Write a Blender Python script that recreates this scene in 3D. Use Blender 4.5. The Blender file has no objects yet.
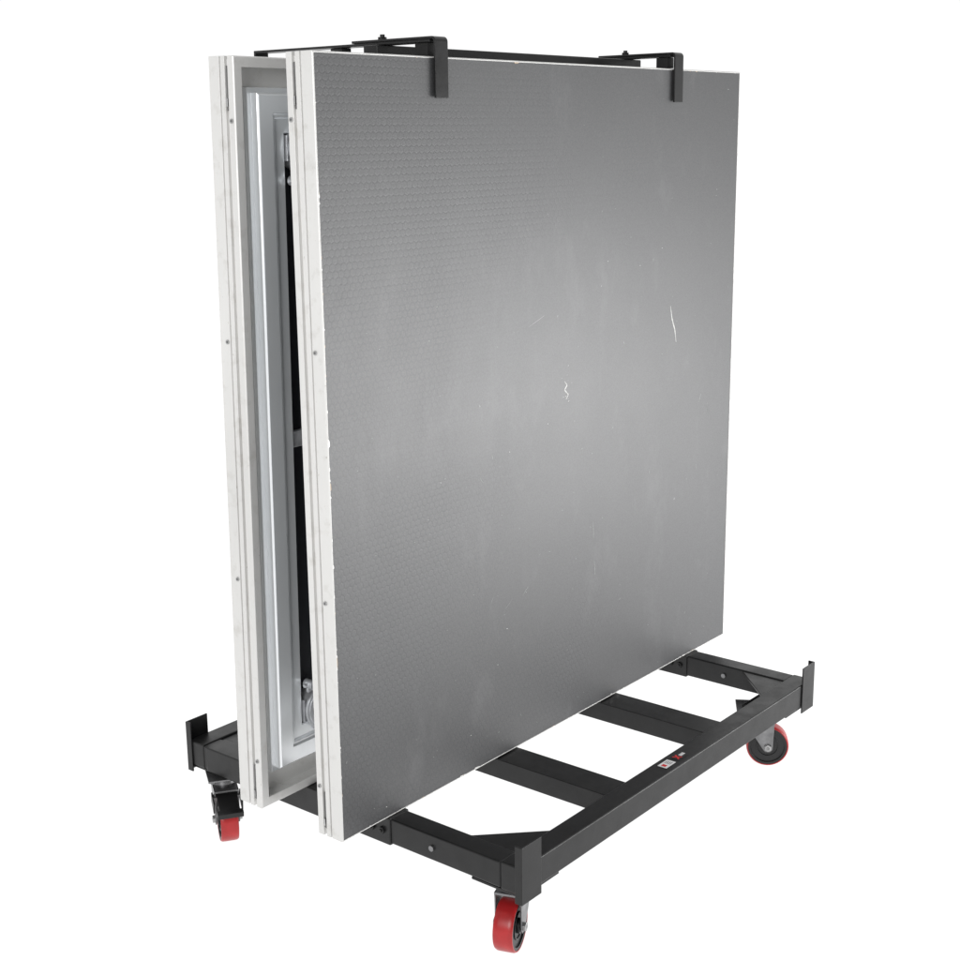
import bpy, bmesh, math, random
from mathutils import Vector, Matrix
random.seed(4)
S=bpy.context.scene
COL=S.collection
G=0.18      # height of cart top above the floor
W=1.219     # panel size

# ------------------------------------------------------------ node helpers
def newmat(name):
    m=bpy.data.materials.new(name); m.use_nodes=True
    nt=m.node_tree; b=nt.nodes['Principled BSDF']
    return m,nt,b
def N(nt,t,**k):
    n=nt.nodes.new(t)
    for a,v in k.items(): setattr(n,a,v)
    return n
def math_(nt,op,a,b=None,clamp=False):
    n=N(nt,'ShaderNodeMath',operation=op); n.use_clamp=clamp
    for i,v in enumerate((a,b)):
        if v is None: continue
        if isinstance(v,(int,float)): n.inputs[i].default_value=v
        else: nt.links.new(v,n.inputs[i])
    return n.outputs[0]
def noise(nt,scale,detail=4,rough=.55,coord=None,stretch=None):
    tc=N(nt,'ShaderNodeTexCoord'); src=tc.outputs['Object']
    if stretch:
        mp=N(nt,'ShaderNodeMapping'); mp.inputs['Scale'].default_value=stretch
        nt.links.new(src,mp.inputs[0]); src=mp.outputs[0]
    n=N(nt,'ShaderNodeTexNoise'); n.inputs['Scale'].default_value=scale
    n.inputs['Detail'].default_value=detail; n.inputs['Roughness'].default_value=rough
    nt.links.new(src,n.inputs['Vector']); return n.outputs['Fac']
def ramp(nt,fac,p0,c0,p1,c1):
    r=N(nt,'ShaderNodeValToRGB'); e=r.color_ramp.elements
    e[0].position=p0; e[0].color=(*c0,1); e[1].position=p1; e[1].color=(*c1,1)
    nt.links.new(fac,r.inputs[0]); return r.outputs[0]
def mixc(nt,fac,a,b,blend='MIX'):
    n=N(nt,'ShaderNodeMix',data_type='RGBA',blend_type=blend)
    for i,v in ((0,fac),(6,a),(7,b)):
        if isinstance(v,(int,float)): n.inputs[i].default_value=v
        elif isinstance(v,tuple): n.inputs[i].default_value=(*v,1)
        else: nt.links.new(v,n.inputs[i])
    return n.outputs[2]
def bump(nt,b,h,strength,dist):
    n=N(nt,'ShaderNodeBump'); n.inputs['Strength'].default_value=strength
    n.inputs['Distance'].default_value=dist
    nt.links.new(h,n.inputs['Height']); nt.links.new(n.outputs[0],b.inputs['Normal']); return n

# ------------------------------------------------------------ materials
def mat_alu():
    m,nt,b=newmat('satin_aluminium')
    c1=ramp(nt,noise(nt,5,5,.55,stretch=(1,1,.2)),.3,(.66,.655,.64),.7,(.78,.775,.76))
    c2=ramp(nt,noise(nt,40,4,.6),.55,(1,1,1),.80,(.82,.81,.79))
    c3=ramp(nt,noise(nt,160,3,.6,stretch=(1,1,.5)),.68,(1,1,1),.77,(.62,.60,.55))
    c=mixc(nt,1.0,c1,c2,'MULTIPLY'); c=mixc(nt,1.0,c,c3,'MULTIPLY')
    nt.links.new(c,b.inputs['Base Color'])
    b.inputs['Metallic'].default_value=.35
    nt.links.new(ramp(nt,noise(nt,14,5),.3,(.34,)*3,.7,(.5,)*3),b.inputs['Roughness'])
    bump(nt,b,noise(nt,120,4,.6,stretch=(1,1,.1)),.10,.001)
    return m
def mat_alu_inner():
    m,nt,b=newmat('inner_aluminium')
    c1=ramp(nt,noise(nt,7,6,.6,stretch=(1,1,.15)),.3,(.80,.83,.85),.7,(.94,.955,.97))
    nt.links.new(c1,b.inputs['Base Color'])
    b.inputs['Metallic'].default_value=.5
    b.inputs['Roughness'].default_value=.26
    bump(nt,b,noise(nt,9,3,.5,stretch=(1,1,.25)),.08,.004)
    return m
def mat_deck():
    m,nt,b=newmat('hexagon_textured_phenolic_film')
    tc=N(nt,'ShaderNodeTexCoord'); sep=N(nt,'ShaderNodeSeparateXYZ'); nt.links.new(tc.outputs['Object'],sep.inputs[0])
    cell=.0120
    def axis(o,off,period):
        a=math_(nt,'ADD',math_(nt,'DIVIDE',o,cell),off+period*8)
        return math_(nt,'SUBTRACT',math_(nt,'MODULO',a,period),period/2)
    X,Z=sep.outputs[0],sep.outputs[2]
    R3=math.sqrt(3)
    def dist(ox,oz):
        x=axis(X,ox,1.0); z=axis(Z,oz,R3)
        ax=math_(nt,'ABSOLUTE',x); az=math_(nt,'ABSOLUTE',z)
        d=math_(nt,'ADD',math_(nt,'MULTIPLY',ax,.5),math_(nt,'MULTIPLY',az,R3/2))
        return math_(nt,'MAXIMUM',ax,d)
    d=math_(nt,'MINIMUM',dist(0,0),dist(.5,R3/2))
    h=N(nt,'ShaderNodeMapRange'); h.interpolation_type='SMOOTHSTEP'
    h.inputs[1].default_value=.34; h.inputs[2].default_value=.47
    nt.links.new(d,h.inputs[0])
    # foot wear has flattened the embossing towards one side of the board
    wn=math_(nt,'ADD',noise(nt,2.6,4,.6),math_(nt,'MULTIPLY',X,-.36))
    worn=ramp(nt,wn,.26,(.05,)*3,.50,(1,)*3)
    hexh=math_(nt,'MULTIPLY',h.outputs[0],worn)
    big=noise(nt,1.3,3,.5)
    base=ramp(nt,big,.3,(.052,.053,.055),.7,(.066,.067,.070))
    fine=noise(nt,420,3,.7)
    base=mixc(nt,1.0,base,ramp(nt,fine,.3,(.68,)*3,.7,(1.3,)*3),'MULTIPLY')
    base=mixc(nt,math_(nt,'MULTIPLY',hexh,.28),base,(.018,.018,.020))
    smudge=ramp(nt,noise(nt,7,7,.7,stretch=(1.3,1,.6)),.54,(0,0,0),.82,(.4,)*3)
    base=mixc(nt,smudge,base,(.16,.16,.165))
    sp=ramp(nt,noise(nt,95,2,.4),.770,(0,0,0),.81,(.45,)*3)
    base=mixc(nt,sp,base,(.38,.38,.38))
    nt.links.new(base,b.inputs['Base Color'])
    rr=ramp(nt,noise(nt,2.5,6,.65),.3,(.46,)*3,.7,(.51,)*3)
    nt.links.new(rr,b.inputs['Roughness'])
    b.inputs['Specular IOR Level'].default_value=.95
    hh=math_(nt,'SUBTRACT',math_(nt,'MULTIPLY',fine,.5),hexh)
    bump(nt,b,hh,.18,.0005)
    return m
def mat_black(name,base=.022,rough=.42):
    m,nt,b=newmat(name)
    c=ramp(nt,noise(nt,22,6,.65),.35,(base*.8,base*.8,base*.82),.75,(base*1.5,base*1.5,base*1.55))
    sc=ramp(nt,noise(nt,60,4,.8),.72,(0,)*3,.80,(.4,)*3)
    c=mixc(nt,sc,c,(.07,.07,.07))
    nt.links.new(c,b.inputs['Base Color'])
    nt.links.new(ramp(nt,noise(nt,30,4),.3,(rough-.06,)*3,.7,(rough+.1,)*3),b.inputs['Roughness'])
    b.inputs['Specular IOR Level'].default_value=.38
    bump(nt,b,noise(nt,350,3,.6),.15,.0005)
    return m
def mat_plain(name,col,rough=.5,metal=0,var=.15,scale=40):
    m,nt,b=newmat(name)
    lo=tuple(c*(1-var) for c in col); hi=tuple(min(1,c*(1+var)) for c in col)
    nt.links.new(ramp(nt,noise(nt,scale,5),.3,lo,.7,hi),b.inputs['Base Color'])
    b.inputs['Roughness'].default_value=rough; b.inputs['Metallic'].default_value=metal
    return m
ALU=mat_alu(); ALUI=mat_alu_inner(); DECK=mat_deck()
BLK=mat_black('black_powder_coat',.010,.36); BLKG=mat_black('satin_black_steel',.010,.33)
PLY=mat_plain('dark_plywood_underside',(.014,.015,.020),.5)
WOOD=mat_plain('chipped_plywood',(.50,.40,.30),.8)
SCR=mat_plain('pale_scratch',(.66,.66,.64),.6,var=.35,scale=200)
FNT=mat_plain('faint_scratch',(.30,.30,.30),.5,var=.4,scale=200)
RED=mat_plain('red_polyurethane',(.42,.016,.018),.33,var=.15)
HUB=mat_plain('black_hub_plastic',(.012,.012,.013),.4)
ZINC=mat_plain('zinc_plated_steel',(.42,.42,.42),.34,.9,var=.25)
CAST=mat_plain('cast_socket_aluminium',(.55,.56,.58),.35,.6,var=.25)
DZINC=mat_plain('grey_caster_steel',(.24,.24,.245),.34,.85,var=.3)
DKSLOT=mat_plain('slot_shadow_grey',(.16,.16,.16),.5,.5)
RUB=mat_plain('black_rubber',(.01,.01,.01),.8)
WHT=mat_plain('white_sticker',(.92,.92,.92),.4,var=.02)
REDS=mat_plain('red_sticker_ink',(.75,.02,.02),.4,var=.02)
BLKS=mat_plain('black_sticker_ink',(.008,.008,.008),.3,var=.02)

# ------------------------------------------------------------ mesh helpers
def box(bm,x0,x1,y0,y1,z0,z1,mi=0,M=None):
    vs=[bm.verts.new((x,y,z)) for x in (x0,x1) for y in (y0,y1) for z in (z0,z1)]
    if M is not None:
        for v in vs: v.co=M@v.co
    for f in ((0,1,3,2),(4,6,7,5),(0,4,5,1),(2,3,7,6),(0,2,6,4),(1,5,7,3)):
        bm.faces.new([vs[i] for i in f]).material_index=mi
def cyl(bm,c,axis,r,h,seg=24,mi=0,r2=None,M=None):
    r2=r if r2 is None else r2
    rot=Vector((0,0,1)).rotation_difference(Vector(axis).normalized()).to_matrix().to_4x4()
    mat=Matrix.Translation(Vector(c))@rot
    if M is not None: mat=M@mat
    res=bmesh.ops.create_cone(bm,cap_ends=True,segments=seg,radius1=r,radius2=r2,depth=h,matrix=mat)
    for f in {f for v in res['verts'] for f in v.link_faces}: f.material_index=mi
def prism(bm,pts,z0,z1,mi=0,M=None):
    a=[bm.verts.new((x,y,z0)) for x,y in pts]; b=[bm.verts.new((x,y,z1)) for x,y in pts]
    if M is not None:
        for v in a+b: v.co=M@v.co
    fs=[bm.faces.new(a[::-1]),bm.faces.new(b)]
    n=len(pts)
    for i in range(n): fs.append(bm.faces.new((a[i],a[(i+1)%n],b[(i+1)%n],b[i])))
    for f in fs: f.material_index=mi
def ring(bm,c,axis,ro,ri,h,seg=32,mi=0,M=None):
    rot=Vector((0,0,1)).rotation_difference(Vector(axis).normalized()).to_matrix().to_4x4()
    mat=Matrix.Translation(Vector(c))@rot
    if M is not None: mat=M@mat
    L=[]
    prof=[(ri,-h/2),(ro,-h/2),(ro,h/2),(ri,h/2)]
    for k in range(seg):
        a=2*math.pi*k/seg
        L.append([bm.verts.new(mat@Vector((r*math.cos(a),r*math.sin(a),z))) for r,z in prof])
    for k in range(seg):
        p,q=L[k],L[(k+1)%seg]
        for i in range(4):
            bm.faces.new((p[i],q[i],q[(i+1)%4],p[(i+1)%4])).material_index=mi
def sweep(bm,prof,mi=0,w=W):
    rings=[]
    for cx,cz in ((0,0),(1,0),(1,1),(0,1)):
        rings.append([bm.verts.new((d if cx==0 else w-d,y,d if cz==0 else w-d)) for d,y in prof])
    n=len(prof)
    for k in range(4):
        p,q=rings[k],rings[(k+1)%4]
        for i in range(n):
            bm.faces.new((p[i],p[(i+1)%n],q[(i+1)%n],q[i])).material_index=mi
def obj(name,bm,mats,parent=None,bev=0,smooth=True,loc=None,seg=2):
    bmesh.ops.recalc_face_normals(bm,faces=bm.faces[:])
    me=bpy.data.meshes.new(name); bm.to_mesh(me); bm.free()
    for m in mats: me.materials.append(m)
    o=bpy.data.objects.new(name,me); COL.objects.link(o)
    if parent: o.parent=parent
    if loc: o.location=loc
    if bev:
        b=o.modifiers.new('bevel','BEVEL'); b.width=bev; b.segments=seg; b.limit_method='ANGLE'; b.angle_limit=math.radians(40)
    if smooth:
        for p in me.polygons: p.use_smooth=True
        b=o.modifiers.new('wn','WEIGHTED_NORMAL') if bev else None
        try: me.set_sharp_from_angle(angle=math.radians(35))
        except Exception: pass
    return o
def empty(name,loc,label,cat,rot=(0,0,0),group=None):
    e=bpy.data.objects.new(name,None); COL.objects.link(e); e.location=loc; e.rotation_euler=rot
    e.empty_display_size=.1
    e["label"]=label; e["category"]=cat
    if group: e["group"]=group
    return e

# ------------------------------------------------------------ floor (one white sheet, with an added glow that drowns contact shadows)
fm,nt,b=newmat('glowing_white_floor')
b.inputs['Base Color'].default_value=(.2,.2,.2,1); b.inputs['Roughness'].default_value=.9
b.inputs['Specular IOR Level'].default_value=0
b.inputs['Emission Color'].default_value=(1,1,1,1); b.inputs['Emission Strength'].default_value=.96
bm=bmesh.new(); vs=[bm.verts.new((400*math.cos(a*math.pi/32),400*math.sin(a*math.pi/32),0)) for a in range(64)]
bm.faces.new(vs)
fl=obj('ground',bm,[fm],smooth=False); fl["kind"]="structure"; fl["label"]="plain white studio floor under the cart, with added glow"

# ------------------------------------------------------------ stage panels
LIP=.0026
def build_panel(root,scratches=True):
    bm=bmesh.new()
    prof=[(0,.0014),(.0014,0),(LIP,0),(LIP,.017),(.050,.017),(.050,.024),(.010,.024),(.010,.0525),(.016,.0525),
          (.016,.0560),(.0018,.0560),(0,.0542),(0,.0425),(.0055,.0420),(.0055,.0364),(0,.0359),(0,.0270),(.0030,.0265),(.0030,.0243),(0,.0238)]
    sweep(bm,prof)
    obj('outer_frame',bm,[ALU],root,bev=.0005)
    bm=bmesh.new()
    sweep(bm,[(.044,.0245),(.044,.034),(.052,.034),(.052,.046),(.055,.049),(.082,.049),(.085,.046),(.088,.046),(.091,.041),(.111,.041),(.113,.038),(.113,.0205),(.0505,.0205),(.0505,.0245)])
    obj('inner_frame',bm,[ALUI],root,bev=.0007)
    bm=bmesh.new()
    box(bm,LIP,W-LIP,.0006,.0165,LIP,W-LIP,0)
    for f in bm.faces:
        if f.calc_center_median().y>.016: f.material_index=1
    def streak(pts,w,mi=2):
        for i in range(len(pts)-1):
            (x0,z0),(x1,z1)=pts[i],pts[i+1]
            L=math.hypot(x1-x0,z1-z0) or 1; nx,nz=-(z1-z0)/L*w/2,(x1-x0)/L*w/2
            k0=.3 if i==0 else 1; k1=.3 if i==len(pts)-2 else 1
            y=.00045
            v=[bm.verts.new(p) for p in ((x0-nx*k0,y,z0-nz*k0),(x1-nx*k1,y,z1-nz*k1),(x1+nx*k1,y,z1+nz*k1),(x0+nx*k0,y,z0+nz*k0))]
            bm.faces.new(v).material_index=mi
    if scratches:
        streak(SCRATCH[0],.0028); streak(SCRATCH[1],.0022)
        for s in SCRATCH[2:]: streak(s,.0012,5)
        rr=random.Random(9)
        for k in range(14):
            x=rr.uniform(.3,1.15); z=rr.uniform(.05,.9); a=rr.gauss(1.4,.5); l=rr.uniform(.006,.024)
            streak([(x,z),(x+l*.5*math.cos(a)+rr.uniform(-.002,.002),z+l*.5*math.sin(a)),(x+l*math.cos(a),z+l*math.sin(a))],rr.uniform(.0006,.0011),5)
        for k in range(11):
            x=rr.gauss(.614,.012); z=rr.gauss(.645,.018); r_=rr.uniform(.0007,.0018)
            streak([(x-r_,z-r_*.5),(x,z+r_*.6),(x+r_,z)],r_*.9,5 if k%2 else 2)
        for k in range(95):
            x=rr.uniform(.02,1.2); z=rr.uniform(.01,1.0) if k%4 else rr.uniform(.01,1.2); r_=rr.uniform(.0005,.0014)
            streak([(x-r_,z),(x,z+r_*.4),(x+r_,z)],r_*1.2,2 if rr.random()<.2 else 5)
    rr=random.Random(3)
    for k in range(64):
        side=rr.choice('LLLTBB'); big=rr.random()<.2
        l=rr.uniform(.006,.022) if big else rr.uniform(.002,.007); w=rr.uniform(.0012,.0028) if big else rr.uniform(.0005,.0015)
        p=rr.uniform(.02,1.18); mi=3 if rr.random()<.4 else 4
        y=.0002; e=LIP-.0003; q0=LIP
        if side=='L': q=[(e,p),(q0+w,p+l*.2),(q0+w*.7,p+l*.8),(e,p+l)]
        elif side=='T': q=[(p,W-e),(p+l,W-e),(p+l*.8,W-q0-w*.7),(p+l*.2,W-q0-w)]
        else: q=[(p,e),(p+l*.2,q0+w),(p+l*.7,q0+w*.7),(p+l,e)]
        bm.faces.new([bm.verts.new((x,y,z)) for x,z in q]).material_index=mi
    obj('deck_board',bm,[DECK,PLY,SCR,WOOD,ALU,FNT],root,smooth=False)
    bm=bmesh.new()
    box(bm,.1135,W-.1135,.021,.036,.602,.628)
    obj('cross_brace',bm,[CAST],root,bev=.002)
    me=None
    for cx in (.154,W-.154):
        for cz in (.135,W-.135):
            if me is None:
                bm=bmesh.new()
                ring(bm,(0,.037,0),(0,1,0),.036,.028,.036,mi=0,seg=40)
                ring(bm,(0,.050,0),(0,1,0),.040,.028,.006,mi=0,seg=40)
                box(bm,-.0395,-.035,.0215,.044,-.020,.020)
                box(bm,-.020,.020,.0215,.044,-.0395,-.035)
                cyl(bm,(0,.026,0),(0,1,0),.0278,.008,mi=1)
                box(bm,-.036,-.022,.046,.052,.036,.046)
                cyl(bm,(-.030,.050,.050),(0,1,0),.008,.020,14)
                cyl(bm,(-.030,.050,.050),(1,0,0),.0035,.028,8)
                o=obj('leg_socket',bm,[CAST,PLY],root,bev=.0008,loc=(cx,0,cz)); me=o
            else:
                o=me.copy(); COL.objects.link(o); o.parent=root; o.location=(cx,0,cz)
            o.scale=(1 if cx<.5 else -1,1,1 if cz<.5 else -1)
    first=None
    for sx in (0,W):
        for z,y in ((.40,.018),(.79,.018),(1.125,.048),(.085,.048)):
            if first is None:
                bm=bmesh.new()
                cyl(bm,(0,0,0),(1,0,0),.0036,.003,14)
                cyl(bm,(0,0,0),(1,0,0),.0019,.0038,6,mi=1)
                first=obj('rivet',bm,[ZINC,DKSLOT],root); o=first
            else:
                o=first.copy(); COL.objects.link(o); o.parent=root
            o.location=(sx,y,z)
    for sx in (0,W):
        s=1 if sx==0 else -1
        for z0,z1 in ((.012,.075),(1.140,1.205)):
            bm=bmesh.new()
            xs=sorted((sx+s*.0026,sx+s*.0058))
            box(bm,xs[0],xs[1],.0369,.0415,z0,z1,1)
            xs=sorted((sx-s*.0010,sx+s*.0040))
            box(bm,xs[0],xs[1],.0380,.0408,z0+.006,z0+.018,0)
            obj('edge_connector',bm,[ZINC,DKSLOT],root,bev=.0004)

SCRATCH=[[(.966,.765),(.973,.738),(.984,.716),(.990,.690)],
         [(.606,.664),(.614,.656),(.606,.648),(.618,.638),(.611,.630)],
         [(.50,.775),(.53,.785),(.545,.790)],
         [(.700,.38),(.702,.36),(.702,.345)],[(.705,.30),(.708,.28),(.707,.27)],
         [(1.12,.545),(1.132,.51)]]
pf=empty('stage_panel',(0,0,G),"dark hexagon-textured stage panel in aluminium frame, scratched face outward","stage panel",group="stage panels standing on the cart")
build_panel(pf)
pb=empty('stage_panel',(W,.2455,G+.0012),"aluminium framed stage panel showing its white side and hollow underside","stage panel",rot=(-.019,0,math.pi),group="stage panels standing on the cart")
for c in list(pf.children):
    o=c.copy(); COL.objects.link(o); o.parent=pb

# ------------------------------------------------------------ cart
X0,X1,Y0,Y1=.108,1.097,-.278,.512
TB=.048; TW=.042
cart=empty('storage_cart',((X0+X1)/2,(Y0+Y1)/2,0),"black steel rolling cart with four red wheels carrying upright stage panels","cart")
cart_off=Vector(cart.location)
def cobj(name,bm,mats,parent=cart,**k):
    M=Matrix.Translation(-Vector((cart_off.x,cart_off.y,0)))@Matrix.Translation((0,0,G))
    bm.transform(M)
    return obj(name,bm,mats,parent,**k)
for ya,yb in ((Y0,Y0+TW),(Y1-TW,Y1)):
    bm=bmesh.new(); box(bm,X0,X1,ya,yb,-TB,0)
    cobj('side_rail',bm,[BLK],bev=.003)
for xa,xb in ((X0,X0+TW),(X1-TW,X1)):
    bm=bmesh.new()
    box(bm,xa,xb,Y0+TW,Y1-TW,-TB+.0015,-.0015)
    cobj('end_rail',bm,[BLK],bev=.003)
    bm=bmesh.new()
    box(bm,xa-.003,xb+.003,-.005,.50-.04,-TB-.001,-.0002)
    cobj('rail_sleeve',bm,[BLKG],bev=.0025)
    for s,xx in ((-1,xa),(1,xb)):
        for y in (.012,.035):
            bm=bmesh.new(); cyl(bm,(xx+s*.005,y,-.024),(1,0,0),.0065,.005,6); cyl(bm,(xx+s*.008,y,-.024),(1,0,0),.003,.004,10)
            cobj('bolt',bm,[BLKG],bev=.0004)
        bm=bmesh.new(); cyl(bm,(xx+s*.0015,-.095,-.024),(1,0,0),.0050,.004,16)
        cobj('bolt',bm,[DZINC],bev=.0004)
for xc in (.432,.762):
    bm=bmesh.new()
    p=[(-.032,-.040),(-.032,-.0025),(.032,-.0025),(.032,-.040),(.028,-.040),(.028,-.0058),(-.028,-.0058),(-.028,-.040)]
    M=Matrix(((1,0,0,xc),(0,0,1,0),(0,1,0,0),(0,0,0,1)))
    prism(bm,p,Y0+TW,Y1-TW,M=M)
    cobj('cross_rail',bm,[BLK],bev=.0012)
for cx,sx in ((X0,1),(X1,-1)):
    for cy,sy in ((Y0,1),(Y1,-1)):
        bm=bmesh.new()
        i=TW; L=.098
        pts=[(cx+sx*i,cy+sy*i),(cx+sx*(i+L),cy+sy*i),(cx+sx*(i+L-.006),cy+sy*(i+.004)),(cx+sx*(i+.004),cy+sy*(i+L-.006)),(cx+sx*i,cy+sy*(i+L))]
        if sx*sy<0: pts=pts[::-1]
        prism(bm,pts,-.009,-.004)
        cobj('corner_gusset',bm,[BLK],bev=.001)
        bm=bmesh.new()
        xs=sorted((cx+sx*.004,cx+sx*.104)); ys=sorted((cy+sy*.004,cy+sy*.104))
        box(bm,xs[0],xs[1],ys[0],ys[1],-TB-.006,-TB-.0012)
        cobj('mounting_plate',bm,[BLK],bev=.001)
        bm=bmesh.new()
        t=.003; F=.048; F2=.011
        p=[(-t,-t),(F,-t),(F,0),(0,0),(0,F2),(-t,F2)]
        pts=[(cx+sx*a,cy+sy*b_) for a,b_ in p]
        if sx*sy<0: pts=pts[::-1]
        prism(bm,pts,-.061,.037)
        cobj('corner_post',bm,[BLKG],bev=.0008)
# sticker on the near side rail
bm=bmesh.new()
z=.0006
def flat(x0,x1,y0,y1,zz,mi):
    bm.faces.new([bm.verts.new(p) for p in ((x0,y0,zz),(x1,y0,zz),(x1,y1,zz),(x0,y1,zz))]).material_index=mi
sy=Y0+.012
flat(.548,.581,sy,sy+.019,z,0)
flat(.552,.560,sy+.005,sy+.014,z+.0003,1)
for k in range(4): flat(.565,.577,sy+.004+k*.0034,sy+.0050+k*.0034,z+.0003,2)
flat(.590,.626,sy,sy+.019,z,2)
def bar(xc,yc,l,w,a,zz,mi):
    c,s=math.cos(a),math.sin(a)
    bm.faces.new([bm.verts.new((xc+c*u-s*v,yc+s*u+c*v,zz)) for u,v in ((-l/2,-w/2),(l/2,-w/2),(l/2,w/2),(-l/2,w/2))]).material_index=mi
bar(.600,sy+.0095,.018,.0034,.9,z+.0003,1); bar(.600,sy+.0095,.018,.0034,-.9,z+.0005,1)
for k in range(3): flat(.609+k*.005,.6130+k*.005,sy+.006,sy+.0130,z+.0003,0)
cobj('sticker',bm,[WHT,REDS,BLKS],smooth=False)

def caster(cx,cy,ang,brake=False):
    root=bpy.data.objects.new('caster',None); COL.objects.link(root); root.parent=cart; root.empty_display_size=.03
    root.location=(cx-cart_off.x,cy-cart_off.y,0); root.rotation_euler=(0,0,ang)
    top=G-TB-.0062; R=.0435; off=.026; hw=.0165; k_=R/.045
    bm=bmesh.new()
    box(bm,-.040,.040,-.032,.032,top-.004,top)
    cyl(bm,(0,0,top-.011),(0,0,1),.026,.013,28,r2=.022)
    cyl(bm,(0,0,top-.020),(0,0,1),.021,.006,28)
    for sx in (-1,1):
        for sy_ in (-1,1): cyl(bm,(sx*.030,sy_*.023,top-.006),(0,0,1),.0055,.006,6)
    obj('swivel_plate',bm,[DZINC],root,bev=.0008)
    bm=bmesh.new()
    zt=top-.024; fw=hw+.005
    box(bm,-.022,.040,-fw-.001,fw+.001,zt-.002,zt+.002)
    for s in (-1,1):
        M=Matrix.Translation((0,s*fw,0))@Matrix.Rotation(math.pi/2,4,'X')
        prism(bm,[(-.022,zt+.002),(-.018,zt-.010),(off-.010,R-.004),(off-.005,R-.010),(off+.005,R-.010),(off+.010,R-.004),(.038,zt-.010),(.040,zt+.002)],-.0013,.0013,M=M)
    obj('fork',bm,[DZINC],root,bev=.0006)
    wh=bpy.data.objects.new('wheel',None); COL.objects.link(wh); wh.parent=root; wh.location=(off,0,R); wh.empty_display_size=.03
    bm=bmesh.new()
    prof=[(r_*k_,y_) for r_,y_ in [(.0412,-hw),(.0430,-hw),(.0447,-hw+.003),(.045,-.008),(.045,.008),(.0447,hw-.003),(.0430,hw),(.0412,hw)]]
    seg=48; L=[]
    for k in range(seg):
        a=2*math.pi*k/seg; L.append([bm.verts.new((r*math.cos(a),y,r*math.sin(a))) for r,y in prof])
    for k in range(seg):
        p,q=L[k],L[(k+1)%seg]
        for i in range(len(prof)): bm.faces.new((p[i],q[i],q[(i+1)%len(prof)],p[(i+1)%len(prof)]))
    obj('tyre',bm,[RED],wh)
    bm=bmesh.new()
    cyl(bm,(0,0,0),(0,1,0),.0413*k_,2*hw-.007,48)
    ring(bm,(0,0,0),(0,1,0),.0414*k_,.036*k_,2*hw-.001,seg=48)
    ring(bm,(0,0,0),(0,1,0),.0230,.0205,2*hw-.003,seg=40)
    cyl(bm,(0,0,0),(0,1,0),.0125,2*hw+.004,24)
    obj('rim',bm,[HUB],wh,bev=.0006)
    bm=bmesh.new()
    cyl(bm,(0,0,0),(0,1,0),.0040,2*fw+.012,12)
    cyl(bm,(0,fw+.0035,0),(0,1,0),.0078,.005,6); cyl(bm,(0,-fw-.0035,0),(0,1,0),.0078,.005,6)
    obj('axle',bm,[ZINC],wh,bev=.0004)
    if brake:
        bm=bmesh.new()
        M=Matrix.Translation((off+.034,0,R+.044))@Matrix.Rotation(math.radians(14),4,'Y')
        box(bm,-.024,.026,-.019,.019,-.002,.002,M=M)
        box(bm,.022,.034,-.024,.024,-.007,.004,M=M)
        box(bm,-.036,.000,-.0275,-.0245,-.020,.002,M=M); box(bm,-.036,.000,.0245,.0275,-.020,.002,M=M)
        box(bm,-.030,-.022,-.0275,.0275,-.002,.002,M=M)
        obj('brake_pedal',bm,[BLKG],root,bev=.001)
    return root
def swivel_from_wheel(wx,wy,ang): return wx-.026*math.cos(ang),wy-.026*math.sin(ang)
a1=math.radians(200); caster(*swivel_from_wheel(.153,-.220,a1),a1)
a2=math.radians(236); caster(*swivel_from_wheel(.118,.425,a2),a2,True)
a3=math.radians(-58); caster(*swivel_from_wheel(1.028,-.216,a3),a3)
a4=math.radians(100); caster(1.045,.455,a4,False)

# ------------------------------------------------------------ top retaining bracket
ZT=G+W
br=empty('retaining_bracket',(.61,.035,ZT),"black steel hold-down bracket with two hooked arms across panel tops","bracket")
def bobj(name,bm,mats,parent=br,**k):
    bm.transform(Matrix.Translation((-.61,-.035,0)))
    return obj(name,bm,mats,parent,**k)
A=.0215; HW_=.0150
bm=bmesh.new(); box(bm,.240,1.000,.100,.130,.0020,A-.0005)
bobj('connecting_bar',bm,[BLKG],bev=.0015)
for xc in (.270,.968):
    bm=bmesh.new()
    M=Matrix(((0,0,1,0),(1,0,0,0),(0,1,0,0),(0,0,0,1)))
    prism(bm,[(.004,A),(.398,A),(.398,-.060),(.402,-.060),(.402,A+.004),(.004,A+.004)],xc-HW_,xc+HW_,M=M)
    bobj('long_arm',bm,[BLKG],bev=.0008)
    for ya in (.012,.196):
        bm=bmesh.new(); box(bm,xc-.011,xc+.011,ya,ya+.026,.0015,A-.0004)
        bobj('rubber_pad',bm,[RUB],bev=.001)
    bm=bmesh.new()
    t0=A+.0045; t1=A+.0085; ro=.008; ri=.004
    prof=[(.170,t0),(.170,t1)]
    for k in range(7):
        a=math.pi/2+k*math.pi/12
        prof.append((.0005+ro*math.cos(a),t1-ro+ro*math.sin(a)))
    prof+=[(-.0075,-.062),(-.0035,-.062)]
    for k in range(5):
        a=math.pi-k*math.pi/8
        prof.append((.0005+ri*math.cos(a),t1-ro+ri*math.sin(a)))
    prism(bm,prof,xc-HW_,xc+HW_,M=M)
    bobj('hook_arm',bm,[BLKG],bev=.0008)
    bm=bmesh.new(); y=.116
    cyl(bm,(xc,y,t1+.0022),(0,0,1),.0075,.0045,6); cyl(bm,(xc,y,t1+.0060),(0,0,1),.0040,.005,12)
    bobj('bolt',bm,[BLKG],bev=.0004)

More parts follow.
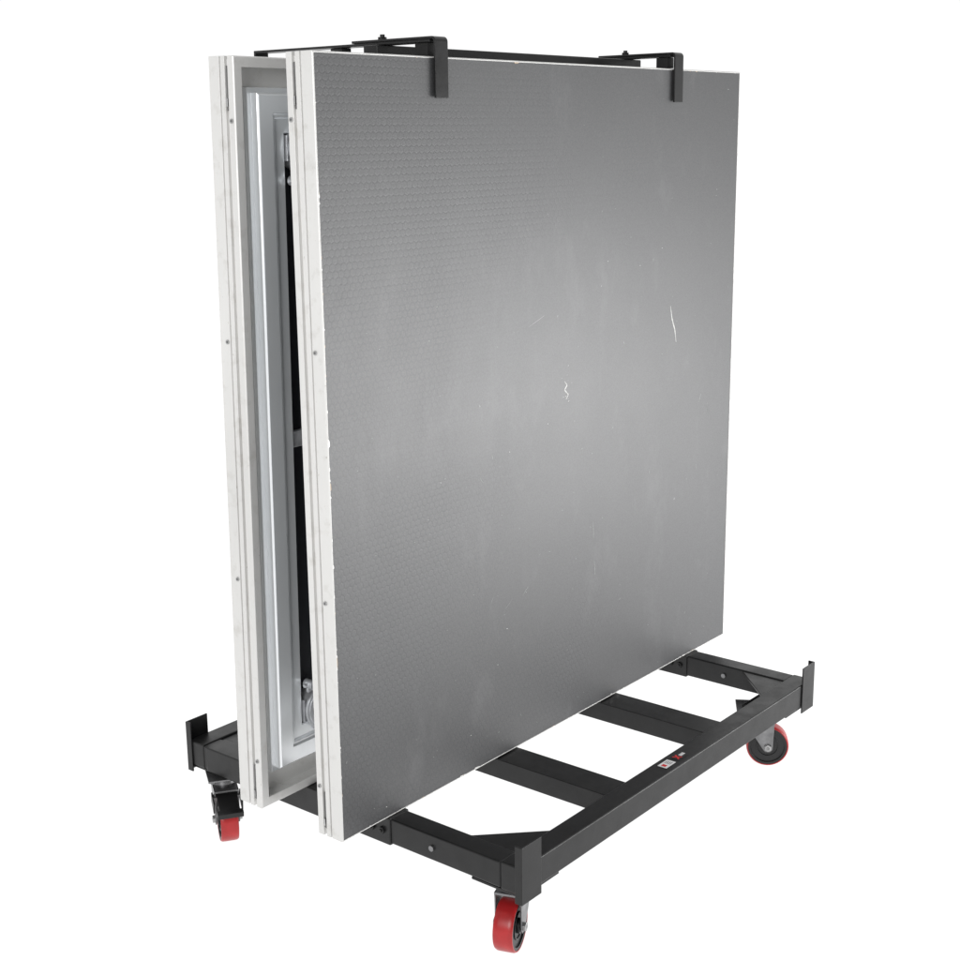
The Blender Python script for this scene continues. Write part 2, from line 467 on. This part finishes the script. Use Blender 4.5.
# ------------------------------------------------------------ camera
C=Vector((-1.454,-1.4816,1.1014+G))
r=Vector((.630,-.776,-.0121)); zc=Vector((-.7525,-.6149,.2378)).normalized()
r=(r-zc*r.dot(zc)).normalized(); u=zc.cross(r)
Mx=Matrix(((r.x,u.x,zc.x,C.x),(r.y,u.y,zc.y,C.y),(r.z,u.z,zc.z,C.z),(0,0,0,1)))
cd=bpy.data.cameras.new('camera'); cam=bpy.data.objects.new('camera',cd); COL.objects.link(cam)
cam.matrix_world=Mx; cd.sensor_width=36; cd.lens=1412/960*36; cd.clip_end=2000; cd.clip_start=.05
S.camera=cam

# ------------------------------------------------------------ light: white studio, darker behind the camera
w=bpy.data.worlds.new('World'); S.world=w; w.use_nodes=True
nt=w.node_tree; bg=nt.nodes['Background']
tc=N(nt,'ShaderNodeTexCoord')
dp=N(nt,'ShaderNodeVectorMath',operation='DOT_PRODUCT'); dp.inputs[1].default_value=(.6,.8,0)
nt.links.new(tc.outputs['Generated'],dp.inputs[0])
mr=N(nt,'ShaderNodeMapRange'); mr.interpolation_type='SMOOTHSTEP'
for i,v in ((1,-.30),(2,.50),(3,.28),(4,1.02)): mr.inputs[i].default_value=v
nt.links.new(dp.outputs['Value'],mr.inputs[0])
bg.inputs[0].default_value=(1,1,1,1); nt.links.new(mr.outputs[0],bg.inputs[1])
def area(name,loc,tgt,size,power,sy=None):
    l=bpy.data.lights.new(name,'AREA'); l.energy=power; l.size=size
    if sy: l.shape='RECTANGLE'; l.size_y=sy
    o=bpy.data.objects.new(name,l); COL.objects.link(o); o.location=loc
    o.rotation_euler=(Vector(tgt)-Vector(loc)).to_track_quat('-Z','Y').to_euler()
area('deck_sheen_light',(1.95,-1.75,.50),(.45,0,.55),1.8,40,.9)  # added lamp, low and out of view, placed to put sheen on the deck
area('gap_fill_light',(-2.9,-1.3,1.8),(0,.1,.8),1.2,58,1.4)  # added fill lamp, brightens the frame sides and the gap between panels
S.view_settings.view_transform='Standard'; S.view_settings.look='None'; S.view_settings.exposure=0
